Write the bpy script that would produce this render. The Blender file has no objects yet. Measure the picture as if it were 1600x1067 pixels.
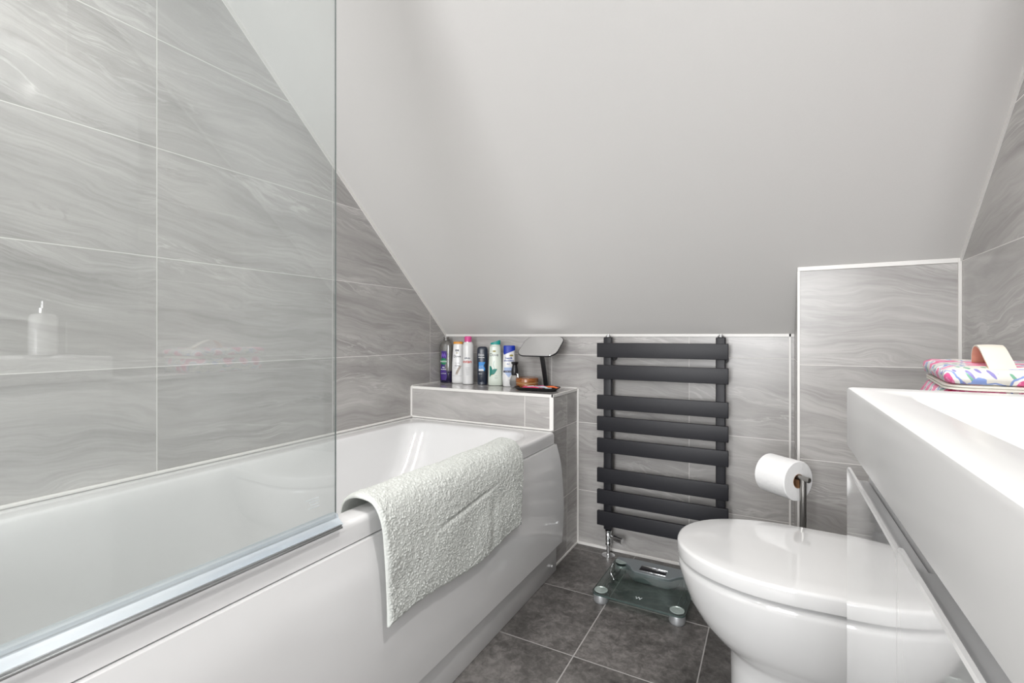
import bpy, bmesh, math, random
from mathutils import Vector, Matrix, noise
random.seed(7)
PI = math.pi
sc = bpy.context.scene
C = sc.collection

# ------------------------------------------------------------ camera, world, lights, exposure
YAW = math.atan(406 / 750)
cam = bpy.data.cameras.new('camera'); cam_o = bpy.data.objects.new('camera', cam); C.objects.link(cam_o)
cam.sensor_width = 36; cam.lens = 750 / 1600 * 36; cam.shift_y = -9 / 1600; cam.clip_start = .01
cam_o.location = (0, 0, .923); cam_o.rotation_euler = (PI / 2, 0, YAW)
sc.camera = cam_o
w = bpy.data.worlds.new('world'); sc.world = w; w.use_nodes = True
w.node_tree.nodes['Background'].inputs[0].default_value = (.9, .95, 1, 1)
w.node_tree.nodes['Background'].inputs[1].default_value = 1.0
sc.view_settings.view_transform = 'Standard'; sc.view_settings.look = 'None'
sc.view_settings.gamma = 1; sc.view_settings.use_curve_mapping = False
sc.view_settings.exposure = 0.17
CEIL = 2.11
LAMPS = [(-.31, .69, 2.5), (-1.12, .40, 3.6), (.12, .60, 5.2), (-.20, -.55, 4.5), (-.9, -1.1, 9)]  # the two lamps behind the viewer are added to even the light
def area_light(name, loc, rot, sx, sy, power, color=(1, 1, 1), shape='RECTANGLE'):
    l = bpy.data.lights.new(name, 'AREA'); l.shape = shape; l.size = sx
    if shape == 'RECTANGLE': l.size_y = sy
    l.energy = power; l.color = color
    o = bpy.data.objects.new(name, l); C.objects.link(o); o.location = loc; o.rotation_euler = rot
    return o
area_light('rear_fill_light', (-.22, -2.38, 1.25), (PI / 2, 0, 0), 1.2, 1.5, 80, (.97, .985, 1))  # unseen soft fill, added at the rear wall to brighten the room
for (x, y, p) in LAMPS:
    area_light('downlight_lamp', (x, y, CEIL - .008), (0, 0, 0), .07, .07, p, (1, .975, .95), 'DISK').data.spread = math.radians(125 if y > 0 else 160)

# ------------------------------------------------------------ node helpers
class NT:
    def __init__(s, name):
        s.m = bpy.data.materials.new(name); s.m.use_nodes = True
        s.t = s.m.node_tree; s.n = s.t.nodes; s.b = s.n['Principled BSDF']
    def new(s, typ, **kw):
        n = s.n.new(typ)
        for k, v in kw.items(): setattr(n, k, v)
        return n
    def put(s, inp, v):
        if isinstance(v, bpy.types.NodeSocket): s.t.links.new(v, inp)
        else: inp.default_value = v
    def math(s, op, a, b=0.0, c=0.0, clamp=False):
        n = s.new('ShaderNodeMath', operation=op); n.use_clamp = clamp
        s.put(n.inputs[0], a); s.put(n.inputs[1], b); s.put(n.inputs[2], c)
        return n.outputs[0]
    def mix(s, f, a, b):
        n = s.new('ShaderNodeMix', data_type='RGBA'); s.put(n.inputs[0], f); s.put(n.inputs[6], a); s.put(n.inputs[7], b)
        return n.outputs[2]
    def pos(s):
        n = s.new('ShaderNodeTexCoord'); q = s.new('ShaderNodeSeparateXYZ'); s.t.links.new(n.outputs['Object'], q.inputs[0])
        return n.outputs['Object'], q.outputs
    def comb(s, x, y, z):
        n = s.new('ShaderNodeCombineXYZ'); s.put(n.inputs[0], x); s.put(n.inputs[1], y); s.put(n.inputs[2], z)
        return n.outputs[0]
    def noise(s, v, scale, detail=3, rough=.5, dist=0.0):
        n = s.new('ShaderNodeTexNoise'); s.put(n.inputs['Vector'], v); s.put(n.inputs['Scale'], scale)
        n.inputs['Detail'].default_value = detail; n.inputs['Roughness'].default_value = rough; n.inputs['Distortion'].default_value = dist
        return n.outputs[0]
    def ramp(s, f, stops, interp='LINEAR'):
        n = s.new('ShaderNodeValToRGB'); s.put(n.inputs[0], f); r = n.color_ramp; r.interpolation = interp
        while len(r.elements) < len(stops): r.elements.new(.5)
        for e, (p, c) in zip(r.elements, stops):
            e.position = p; e.color = (c, c, c, 1) if isinstance(c, (int, float)) else (*c, 1)
        return n.outputs[0]
    def bump(s, h, strength=.3, dist=.002):
        n = s.new('ShaderNodeBump'); n.inputs['Strength'].default_value = strength; n.inputs['Distance'].default_value = dist
        s.put(n.inputs['Height'], h); s.t.links.new(n.outputs[0], s.b.inputs['Normal'])

def srgb(r, g, b):
    f = lambda c: (c / 255 / 12.92) if c / 255 <= .04045 else ((c / 255 + .055) / 1.055) ** 2.4
    return (f(r), f(g), f(b), 1)

def mat(name, col, rough=.4, metal=0.0, spec=.5, coat=0.0, noise_amt=.04, nscale=30, bump=0.0, trans=0.0, sheen=0.0, bdist=.001):
    n = NT(name); v, _ = n.pos()
    c = tuple(col[:3]) + (1,)
    f = n.noise(v, nscale, 4)
    dark = tuple(max(0, x * (1 - noise_amt)) for x in c[:3]) + (1,)
    lite = tuple(min(1, x * (1 + noise_amt)) for x in c[:3]) + (1,)
    n.put(n.b.inputs['Base Color'], n.mix(f, dark, lite))
    n.b.inputs['Roughness'].default_value = rough; n.b.inputs['Metallic'].default_value = metal
    n.b.inputs['Specular IOR Level'].default_value = spec; n.b.inputs['Coat Weight'].default_value = coat
    n.b.inputs['Transmission Weight'].default_value = trans; n.b.inputs['Sheen Weight'].default_value = sheen
    n.b.inputs['Coat Roughness'].default_value = .04
    if bump: n.bump(f, bump, bdist)
    return n.m

def glass_mat(name, tint, r0=.05, haze=0.0, rough=0.0):
    n = NT(name)
    lw = n.new('ShaderNodeLayerWeight'); lw.inputs[0].default_value = .5
    p5 = n.math('POWER', lw.outputs['Facing'], 5.0)
    fr = n.math('MULTIPLY_ADD', p5, 1 - r0, r0, clamp=True)
    tr = n.new('ShaderNodeBsdfTransparent'); tr.inputs[0].default_value = (*tint, 1)
    gl = n.new('ShaderNodeBsdfGlossy'); gl.inputs['Roughness'].default_value = rough
    base = tr.outputs[0]
    if haze:
        df = n.new('ShaderNodeBsdfDiffuse'); df.inputs[0].default_value = (.8, .85, .86, 1)
        v, _ = n.pos()
        hz = n.math('MULTIPLY', n.noise(v, 3, 3), haze * 2)
        mx = n.new('ShaderNodeMixShader'); n.put(mx.inputs[0], hz)
        n.t.links.new(base, mx.inputs[1]); n.t.links.new(df.outputs[0], mx.inputs[2]); base = mx.outputs[0]
    mx = n.new('ShaderNodeMixShader'); n.put(mx.inputs[0], fr)
    n.t.links.new(base, mx.inputs[1]); n.t.links.new(gl.outputs[0], mx.inputs[2])
    n.t.links.new(mx.outputs[0], n.n['Material Output'].inputs[0])
    return n.m

def tile_mat(name, ua, u0, uw, va, v0, vh, kind='wall', grout=.0022, glossy=.27):
    """stone-look tile: ua/va are axis indices, u0/v0 the place of one joint, uw/vh the pitch"""
    n = NT(name); v, s = n.pos()
    u = n.math('DIVIDE', n.math('SUBTRACT', s[ua], u0), uw); q = n.math('DIVIDE', n.math('SUBTRACT', s[va], v0), vh)
    iu, iv = n.math('FLOOR', u), n.math('FLOOR', q)
    fu, fv = n.math('SUBTRACT', u, iu), n.math('SUBTRACT', q, iv)
    def edge(f, size):
        d = n.math('MINIMUM', f, n.math('SUBTRACT', 1.0, f)); return n.math('MULTIPLY', d, size)
    d = n.math('MINIMUM', edge(fu, uw), edge(fv, vh))
    g = n.math('LESS_THAN', d, grout / 2)
    wn = n.new('ShaderNodeTexWhiteNoise', noise_dimensions='3D'); n.put(wn.inputs[0], n.comb(iu, iv, 3.7)); r = wn.outputs[0]
    if kind == 'wall':
        off = n.math('MULTIPLY', r, 37.0)
        warp = n.noise(n.comb(n.math('MULTIPLY', s[ua], 2.0), n.math('MULTIPLY', s[va], 3.2), off), 1.2, 3)
        vv = n.math('MULTIPLY_ADD', warp, .17, s[va])
        vv = n.math('MULTIPLY_ADD', s[ua], .10, vv)
        P = n.comb(n.math('MULTIPLY', s[ua], 1.1), n.math('MULTIPLY', vv, 8.5), off)
        a = n.noise(P, 1.5, 8, .62, .5)
        P2 = n.comb(n.math('MULTIPLY', s[ua], 1.6), n.math('MULTIPLY', vv, 14), n.math('ADD', off, 5.0))
        b = n.noise(P2, 1.3, 5, .6, .9)
        col = n.ramp(a, [(.30, (.315, .303, .296)), (.45, (.41, .396, .386)), (.58, (.475, .46, .448)), (.72, (.55, .535, .522))])
        vein = n.ramp(b, [(.475, 0.0), (.5, 1.0), (.525, 0.0)])
        msk = n.ramp(n.noise(P, .8, 2), [(.48, 0.0), (.62, 1.0)])
        vm = n.math('MULTIPLY', n.math('MULTIPLY', vein, msk), .6)
        st = n.noise(n.comb(n.math('MULTIPLY', s[ua], 2.5), n.math('MULTIPLY', vv, 60), off), 1.6, 6, .7, .6)
        gm = n.ramp(n.noise(n.comb(n.math('MULTIPLY', s[ua], 1.5), n.math('MULTIPLY', vv, 5), off), 1.4, 2), [(.35, .15), (.65, .8)])
        col = n.mix(n.math('MULTIPLY', n.ramp(st, [(.42, .55), (.56, 0.0)]), gm), col, (.27, .257, .248, 1))
        col = n.mix(vm, col, (.66, .645, .63, 1))
        b2 = n.noise(n.comb(n.math('MULTIPLY', s[ua], 1.3), n.math('MULTIPLY', vv, 11), n.math('ADD', off, 11.0)), 1.2, 6, .65, 1.2)
        dv = n.math('MULTIPLY', n.ramp(b2, [(.486, 0.0), (.5, 1.0), (.514, 0.0)]), n.ramp(n.noise(P2, .7, 2), [(.5, 0.0), (.66, .5)]))
        col = n.mix(dv, col, (.26, .245, .235, 1))
        tone = n.math('MULTIPLY_ADD', r, .12, .94)
        gc = (.74, .725, .70, 1); rough = glossy
    else:
        off = n.math('MULTIPLY', r, 37.0)
        P = n.comb(s[ua], s[va], off)
        a = n.noise(P, 5, 8, .68, .4); b = n.noise(P, 42, 7, .75, .5)
        ab = n.math('ADD', n.math('MULTIPLY', a, .5), n.math('MULTIPLY', b, .5))
        col = n.ramp(ab, [(.38, (.048, .045, .042)), (.5, (.112, .105, .100)), (.62, (.215, .203, .194))])
        tone = n.math('MULTIPLY_ADD', r, .1, .95)
        gc = (.36, .35, .34, 1); rough = .42
    mu = n.new('ShaderNodeVectorMath', operation='SCALE'); n.put(mu.inputs[0], col); n.put(mu.inputs['Scale'], tone)
    n.put(n.b.inputs['Base Color'], n.mix(g, mu.outputs[0], gc))
    n.put(n.b.inputs['Roughness'], n.math('MULTIPLY_ADD', g, .5, rough))
    n.bump(n.math('MULTIPLY_ADD', g, -1.0, n.math('MULTIPLY', b, .06)), .35, .001)
    return n.m

# ------------------------------------------------------------ mesh helpers
def link(o, parent=None):
    C.objects.link(o)
    if parent: o.parent = parent
    return o
def obj(name, bm, m=None, parent=None, smooth=True, angle=35):
    me = bpy.data.meshes.new(name)
    bmesh.ops.recalc_face_normals(bm, faces=bm.faces)
    bm.to_mesh(me); bm.free()
    for mm in (m if isinstance(m, (list, tuple)) else [m]):
        if mm: me.materials.append(mm)
    if smooth:
        me.shade_smooth(); me.set_sharp_from_angle(angle=math.radians(angle))
    return link(bpy.data.objects.new(name, me), parent)
def tag(o, label, cat, group=None):
    o['label'] = label; o['category'] = cat
    if group: o['group'] = group
    return o
def thing(name, label, cat, loc=(0, 0, 0), rz=0, group=None):
    o = link(bpy.data.objects.new(name, None)); o.empty_display_size = .05
    o.location = loc; o.rotation_euler = (0, 0, rz)
    return tag(o, label, cat, group)
def struct(name, bm, m, smooth=False):
    o = obj(name, bm, m, None, smooth); o['kind'] = 'structure'; return o
def bx(bm, x0, x1, y0, y1, z0, z1, bev=0, seg=2, mi=0):
    g = bmesh.new(); bmesh.ops.create_cube(g, size=1)
    for v in g.verts:
        v.co = Vector(((x0 + x1) / 2 + v.co.x * (x1 - x0), (y0 + y1) / 2 + v.co.y * (y1 - y0), (z0 + z1) / 2 + v.co.z * (z1 - z0)))
    if bev: bmesh.ops.bevel(g, geom=g.edges[:], offset=bev, segments=seg, profile=.5, affect='EDGES')
    for f in g.faces: f.material_index = mi
    add(bm, g); return bm
def add(bm, g, M=None):
    if M is not None: bmesh.ops.transform(g, matrix=M, verts=g.verts)
    me = bpy.data.meshes.new('scratch'); g.to_mesh(me); g.free(); bm.from_mesh(me); bpy.data.meshes.remove(me)
def box(*a, **k):
    return bx(bmesh.new(), *a, **k)
def loft(bm, secs, cap0=True, cap1=True, closed=True, mi=0):
    rows = [[bm.verts.new(p) for p in s] for s in secs]
    n = len(rows[0])
    for a, b in zip(rows, rows[1:]):
        for i in range(n if closed else n - 1):
            j = (i + 1) % n
            f = bm.faces.new((a[i], a[j], b[j], b[i])); f.material_index = mi
    if cap0: bm.faces.new(rows[0][::-1]).material_index = mi
    if cap1: bm.faces.new(rows[-1]).material_index = mi
    return rows
def superell(rx, ry, z, n=40, e=2.0, cx=0, cy=0):
    out = []
    for i in range(n):
        t = 2 * PI * i / n; c, s = math.cos(t), math.sin(t)
        out.append((cx + rx * math.copysign(abs(c) ** (2 / e), c), cy + ry * math.copysign(abs(s) ** (2 / e), s), z))
    return out
def rrect(x0, x1, y0, y1, r, z, k=6):
    out = []
    for cx, cy, a0 in ((x1 - r, y1 - r, 0), (x0 + r, y1 - r, PI / 2), (x0 + r, y0 + r, PI), (x1 - r, y0 + r, 3 * PI / 2)):
        for i in range(k + 1):
            a = a0 + PI / 2 * i / k; out.append((cx + r * math.cos(a), cy + r * math.sin(a), z))
    return out
def lathe(bm, prof, n=32, cx=0, cy=0, mi=0, caps=True):
    loft(bm, [[(cx + r * math.cos(2 * PI * i / n), cy + r * math.sin(2 * PI * i / n), z) for i in range(n)] for r, z in prof], caps, caps, mi=mi)
    return bm
def rod(bm, p, q, r, n=20, mi=0, r2=None):
    p, q = Vector(p), Vector(q); d = q - p; L = d.length
    g = bmesh.new(); r2 = r if r2 is None else r2
    b = min(.0012, r * .3)
    lathe(g, [(r - b, 0), (r, b), (r2, L - b), (r2 - b, L)], n, mi=mi)
    M = Matrix.Translation(p) @ d.to_track_quat('Z', 'Y').to_matrix().to_4x4()
    add(bm, g, M); return bm
def tube(bm, pts, r, n=10, mi=0):
    pts = [Vector(p) for p in pts]; secs = []; up = Vector((0, 0, 1))
    for i, p in enumerate(pts):
        d = (pts[min(i + 1, len(pts) - 1)] - pts[max(i - 1, 0)]).normalized()
        a = d.cross(up); a = a.normalized() if a.length > 1e-3 else Vector((1, 0, 0)); b = a.cross(d)
        rr = r[i] if isinstance(r, (list, tuple)) else r
        secs.append([p + a * rr * math.cos(2 * PI * k / n) + b * rr * math.sin(2 * PI * k / n) for k in range(n)])
    loft(bm, secs, mi=mi); return bm
def poly_prism(bm, pts, off, mi=0):
    a = [bm.verts.new(p) for p in pts]; b = [bm.verts.new(Vector(p) + Vector(off)) for p in pts]; n = len(pts)
    for i in range(n): bm.faces.new((a[i], a[(i + 1) % n], b[(i + 1) % n], b[i])).material_index = mi
    bm.faces.new(a[::-1]).material_index = mi; bm.faces.new(b).material_index = mi
    return bm
def writing(name, s, size, fn, m, parent, bold=0.0, align='CENTER'):
    """lettering laid on a surface: fn maps flat (x, y) to a point"""
    cu = bpy.data.curves.new('lettering', 'FONT'); cu.body = s; cu.size = size; cu.align_x = align; cu.offset = bold; cu.resolution_u = 3
    t = bpy.data.objects.new('lettering', cu); C.objects.link(t)
    dg = bpy.context.evaluated_depsgraph_get(); me = bpy.data.meshes.new_from_object(t.evaluated_get(dg))
    bpy.data.objects.remove(t); bpy.data.curves.remove(cu)
    me.name = name
    for v in me.vertices: v.co = fn(v.co.x, v.co.y)
    me.materials.clear(); me.materials.append(m)
    return link(bpy.data.objects.new(name, me), parent)

# ------------------------------------------------------------ materials
M = {}
M['paint'] = mat('ceiling_paint', (.66, .648, .632), .75, noise_amt=.015, nscale=220, bump=.12)
M['trim'] = mat('white_trim', (.80, .785, .76), .35, noise_amt=.01)
M['acrylic'] = mat('white_acrylic', (.74, .74, .742), .13, coat=.5, noise_amt=.005)
M['ceramic'] = mat('white_ceramic', (.67, .67, .668), .07, coat=.6, noise_amt=.005)
M['gloss'] = mat('gloss_white_lacquer', (.62, .62, .622), .05, coat=1, noise_amt=.004)
M['resin'] = mat('white_cast_resin', (.64, .64, .638), .20, spec=.35, noise_amt=.005)
M['channel'] = mat('grey_channel', (.66, .66, .665), .35, metal=.0, noise_amt=.03)
M['chrome'] = mat('chrome', (.82, .83, .84), .10, metal=1, noise_amt=.01)
M['steel'] = mat('brushed_steel', (.36, .35, .335), .30, metal=1, noise_amt=.05, nscale=60)
M['alu'] = mat('satin_aluminium', (.62, .63, .64), .28, metal=1, noise_amt=.03)
M['anthracite'] = mat('anthracite_powder_coat', (.017, .017, .021), .45, spec=.35, noise_amt=.06, nscale=300, bump=.05)
M['glass'] = glass_mat('clear_screen_glass', (.93, .945, .938), .10, haze=.085)
M['glass_edge'] = mat('green_glass_edge', (.06, .085, .08), .2)
M['seal'] = glass_mat('bluish_translucent_seal', (.84, .885, .94), .06, haze=.34, rough=.3)
M['etch'] = mat('etched_mark', (.75, .8, .82), .6)
M['foot'] = mat('satin_grey_foot', (.40, .41, .42), .42, metal=.6, noise_amt=.03)
M['disc'] = mat('pale_green_disc', (.50, .58, .55), .25, metal=.5, noise_amt=.03)
M['black'] = mat('black_plastic', (.012, .012, .014), .3, noise_amt=.05)
M['mirror'] = mat('mirror_silver', (.92, .92, .92), .01, metal=1, noise_amt=.003)
M['paper'] = mat('white_tissue', (.86, .86, .86), .9, noise_amt=.02, nscale=90, bump=.5, bdist=.002)
M['card'] = mat('brown_cardboard', (.30, .16, .08), .8)

M['lamp'] = mat('lit_lamp_lens', (.9, .9, .9), .4)
M['lamp'].node_tree.nodes['Principled BSDF'].inputs['Emission Color'].default_value = (1, .98, .95, 1)
M['lamp'].node_tree.nodes['Principled BSDF'].inputs['Emission Strength'].default_value = 18
T_wall_x = tile_mat('stone_wall_tile_side', 1, .693, .5975, 2, .24, .2993)
T_wall_y = tile_mat('stone_wall_tile_far', 0, -.887, .597, 2, .24, .2993)
T_box_y = tile_mat('stone_wall_tile_boxing', 0, .468, .597, 2, .231, .2997)
T_right = tile_mat('stone_wall_tile_right', 1, 1.28, .5975, 2, .232, .3)
T_ledge_y = tile_mat('stone_tile_ledge_front', 0, -.888, .597, 2, .245, .30)
T_ledge_x = tile_mat('stone_tile_ledge_side', 1, 1.899, .30, 2, .248, .295)
T_ledge_z = tile_mat('stone_tile_ledge_top', 0, -.90, .597, 1, 1.899, .30, glossy=.10)
T_floor = tile_mat('dark_floor_tile', 0, -.503, .328, 1, 1.30, .3333, 'floor', .0035)

# ------------------------------------------------------------ room shell
XL, XR, YB, YR = -1.481, .468, 2.02, -2.4
K = .9                                                    # rise of the sloping ceiling
def zs(y): return .93 + K * (YB - y)
struct('floor', box(XL - .1, XR + .1, YR - .1, YB + .1, -.1, 0), T_floor)
struct('wall_left', box(XL - .1, XL, YR, YB + .1, 0, CEIL + .1), T_wall_x)
struct('wall_right', box(XR, XR + .1, YR, YB + .1, 0, CEIL + .1), T_right)
struct('wall_back', box(XL, XR, YB, YB + .1, 0, 1.05), T_wall_y)
struct('wall_rear', box(XL - .1, XR + .1, YR - .1, YR, 0, CEIL + .1), M['paint'])
yk = YB - (CEIL - .93) / K
bm = bmesh.new()
pts = [(XL, YB, zs(YB)), (XL, yk, CEIL), (XL, YR, CEIL), (XL, YR, CEIL + .1), (XL, yk + .06, CEIL + .1), (XL, YB, zs(YB) + .15)]
poly_prism(bm, pts, (XR - XL, 0, 0)); struct('ceiling', bm, M['paint'])
# boxed-out section beside the right wall, its top cut by the slope
bm = bmesh.new(); yb = 1.785
poly_prism(bm, [(.072, yb, 0), (.072, YB, 0), (.072, YB, zs(YB) - .001), (.072, yb, zs(yb) - .001)], (XR - .072, 0, 0))
bm.normal_update()
for f in bm.faces: f.material_index = 1 if abs(f.normal.x) > .7 else 0
struct('wall_boxing', bm, [T_box_y, T_wall_x])
# tiled ledge at the end of the bath
LX, LY, LZ = -.763, 1.75, .688
bm = box(XL, LX, LY, YB, 0, LZ); bm.normal_update()
for f in bm.faces: f.material_index = 0 if abs(f.normal.y) > .7 else (1 if abs(f.normal.x) > .7 else 2)
struct('wall_ledge', bm, [T_ledge_y, T_ledge_x, T_ledge_z])
# white edge trims and silicone lines
trims = [
    (XL, .072, YB - .004, YB, .919, .93), (XL, XL + .004, YB - .005, YB, LZ, .93),
    (.072, XR, yb - .004, yb, zs(yb) - .013, zs(yb)), (.0715, .079, yb - .004, yb - .0002, 0, zs(yb) - .013),
    (.055, .062, YB - .004, YB, 0, .93), (XR - .008, XR, yb - .006, yb, 0, zs(yb)),
    (XL, LX + .002, LY - .003, LY + .006, LZ - .011, LZ + .001), (LX - .006, LX + .003, LY - .003, YB, LZ - .010, LZ + .001),
    (LX - .014, LX + .003, LY - .003, LY + .004, .546, LZ - .011), (LX, LX + .008, YB - .004, YB, 0, LZ),
    (XL, XL + .008, LY - .008, LY, .546, LZ), (LX, LX + .004, LY, YB, 0, .009), (LX, .072, YB - .006, YB, 0, .011),
    (XL, XL + .004, LY, YB, LZ, LZ + .005), (XL, LX, YB - .004, YB, LZ, LZ + .004), (.066, .072, yb, YB, 0, .01), (.072, XR, yb - .006, yb, 0, .01)]
for i, t in enumerate(trims): struct('trim_%d' % (i + 1), box(*t, bev=.0008, seg=1), M['trim'])
for j, (xa, dx) in enumerate(((XL, .004), (XR, -.004))):
    bm = bmesh.new(); y1 = YB if j == 0 else yb
    poly_prism(bm, [(xa, y1, zs(y1) - .016), (xa, yk, CEIL - .016), (xa, yk, CEIL), (xa, y1, zs(y1))], (dx, 0, 0))
    struct('trim_%d' % (len(trims) + 1 + j), bm, M['trim'])
# unseen frame added round the fill light behind the viewer
bm = bmesh.new()
for a in ((-.86, -.82, .46, 2.04), (.38, .42, .46, 2.04), (-.82, .38, .46, .50), (-.82, .38, 2.00, 2.04)):
    bx(bm, a[0], a[1], YR, YR + .03, a[2], a[3])
struct('fill_light_frame', bm, M['trim'])

# ------------------------------------------------------------ downlights
for i, (x, y, p) in enumerate(LAMPS):
    bm = bmesh.new(); lathe(bm, [(.046, 0), (.046, -.003), (.040, -.005), (.037, -.005), (.037, -.001), (.0365, 0)], 40)
    names = ['near the slope, mirrored in the tiles', 'above the bath', 'above the wash basin', 'added fill above the floor behind the viewer', 'added fill near the rear wall on the bath side']
    t = thing('downlight', 'round recessed ceiling spotlight with chrome rim, ' + names[i], 'light', (x, y, CEIL), 0, 'recessed ceiling spotlights')
    obj('rim', bm, M['chrome'], t)
    bm = bmesh.new(); lathe(bm, [(.022, -.0005), (.022, -.0025), (.018, -.0035)], 32); obj('lens', bm, M['lamp'], t)

# ------------------------------------------------------------ bath
bath = thing('bathtub', 'white acrylic bathtub with a bowed gloss side panel along the left wall', 'bath', (0, 0, 0))
bx0, bx1, by0, by1 = -1.478, -.752, .045, 1.747
outer = [(0, .500), (0, .532), (.002, .539), (.006, .5435), (.012, .545)]
secs = [rrect(bx0 + .02, bx1 - .02, by0 + .02, by1 - .02, .01, .500)] + [rrect(bx0 + d, bx1 - d, by0 + d, by1 - d, .014, z) for d, z in outer]
inner = [  # x0, x1, y0, y1, r, z
    (-1.394, -.806, .13, 1.672, .10, .545), (-1.388, -.812, .137, 1.665, .10, .543), (-1.384, -.817, .142, 1.658, .10, .537),
    (-1.378, -.824, .152, 1.640, .11, .50), (-1.366, -.838, .17, 1.575, .12, .40), (-1.352, -.852, .19, 1.49, .13, .30),
    (-1.335, -.868, .215, 1.41, .135, .22), (-1.31, -.892, .25, 1.35, .13, .180), (-1.26, -.94, .31, 1.28, .12, .165), (-1.15, -1.05, .5, 1.1, .04, .162)]
secs += [rrect(a, b, c, d, r, z, 6) for a, b, c, d, r, z in inner]
bm = bmesh.new(); loft(bm, secs, cap0=False, cap1=True)
tub = obj('tub', bm, M['acrylic'], bath, angle=50)
prof = [(-.765, .4975), (-.744, .4965), (-.726, .425), (-.717, .33), (-.714, .25), (-.7165, .18), (-.7215, .118), (-.760, .116)]
import itertools
def smooth_prof(P, n=5):
    out = []
    for i in range(len(P) - 1):
        p0, p1, p2, p3 = P[max(i - 1, 0)], P[i], P[i + 1], P[min(i + 2, len(P) - 1)]
        for k in range(n):
            t = k / n
            out.append(tuple(.5 * ((2 * b) + (-a + c) * t + (2 * a - 5 * b + 4 * c - d) * t * t + (-a + 3 * b - 3 * c + d) * t ** 3) for a, b, c, d in zip(p0, p1, p2, p3)))
    return out + [P[-1]]
pp = [prof[0]] + smooth_prof(prof[1:-1]) + [prof[-1]]
bm = bmesh.new(); loft(bm, [[(x, y, z) for x, z in pp] for y in (by0, 1.743)], True, True)
obj('side_panel', bm, M['acrylic'], bath, angle=40)
obj('plinth', box(-.770, -.746, by0, 1.745, .001, .1155, bev=.001), M['acrylic'], bath)
bm = bmesh.new(); rod(bm, (-.7465, 1.70, .035), (-.743, 1.70, .035), .005); obj('screw_cover', bm, M['acrylic'], bath)['label'] = 'small round white screw cover'
bm = bmesh.new(); lathe(bm, [(.0, .1655), (.026, .1655), (.03, .1675), (.03, .164)], 24, -1.10, .55); obj('plughole', bm, M['chrome'], bath)
obj('end_panel', box(XL + .02, -.76, by0 + .004, by0 + .012, .001, .499), M['acrylic'], bath)
struct('trim_30', box(XL, XL + .010, by0, LY, .544, .553, bev=.003), M['trim'])
struct('trim_31', box(XL, LX, LY - .008, LY, .544, .552, bev=.003), M['trim'])

# ------------------------------------------------------------ bath screen
scr = thing('bath_screen', 'clear frameless glass bath screen standing on the near rim of the bathtub', 'shower screen', (0, 0, 0))
bm = box(-.777, -.773, .05, .683, .556, 1.97, bev=0); bm.normal_update()
for f in bm.faces: f.material_index = 0 if abs(f.normal.x) > .7 else 1
obj('glass_panel', bm, [M['glass'], M['glass_edge']], scr, smooth=False)
bm = bmesh.new()
loft(bm, [[(x, y, z) for x, z in ((-.783, .566), (-.767, .566), (-.7655, .558), (-.752, .5475), (-.7525, .5462), (-.770, .5480), (-.783, .5470))] for y in (.05, .40, .682)])
obj('bottom_seal', bm, M['seal'], scr, angle=20)['label'] = 'bluish translucent plastic seal'
bm = bmesh.new(); bx(bm, -.7485, -.7415, .05, .672, .5445, .5485, bev=.001); bx(bm, -.7475, -.7445, .05, .672, .5485, .5515, bev=.0008)
obj('drip_rail', bm, M['alu'], scr)
bm = bmesh.new()
for k, (a, b) in enumerate(((0, .030), (0, .022), (.0, .018), (.0, .024))):
    bx(bm, -.7719, -.7715, .640 - b, .640 - a, .610 - k * .0055, .6115 - k * .0055)
obj('etched_mark', bm, M['etch'], scr, smooth=False)

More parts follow.
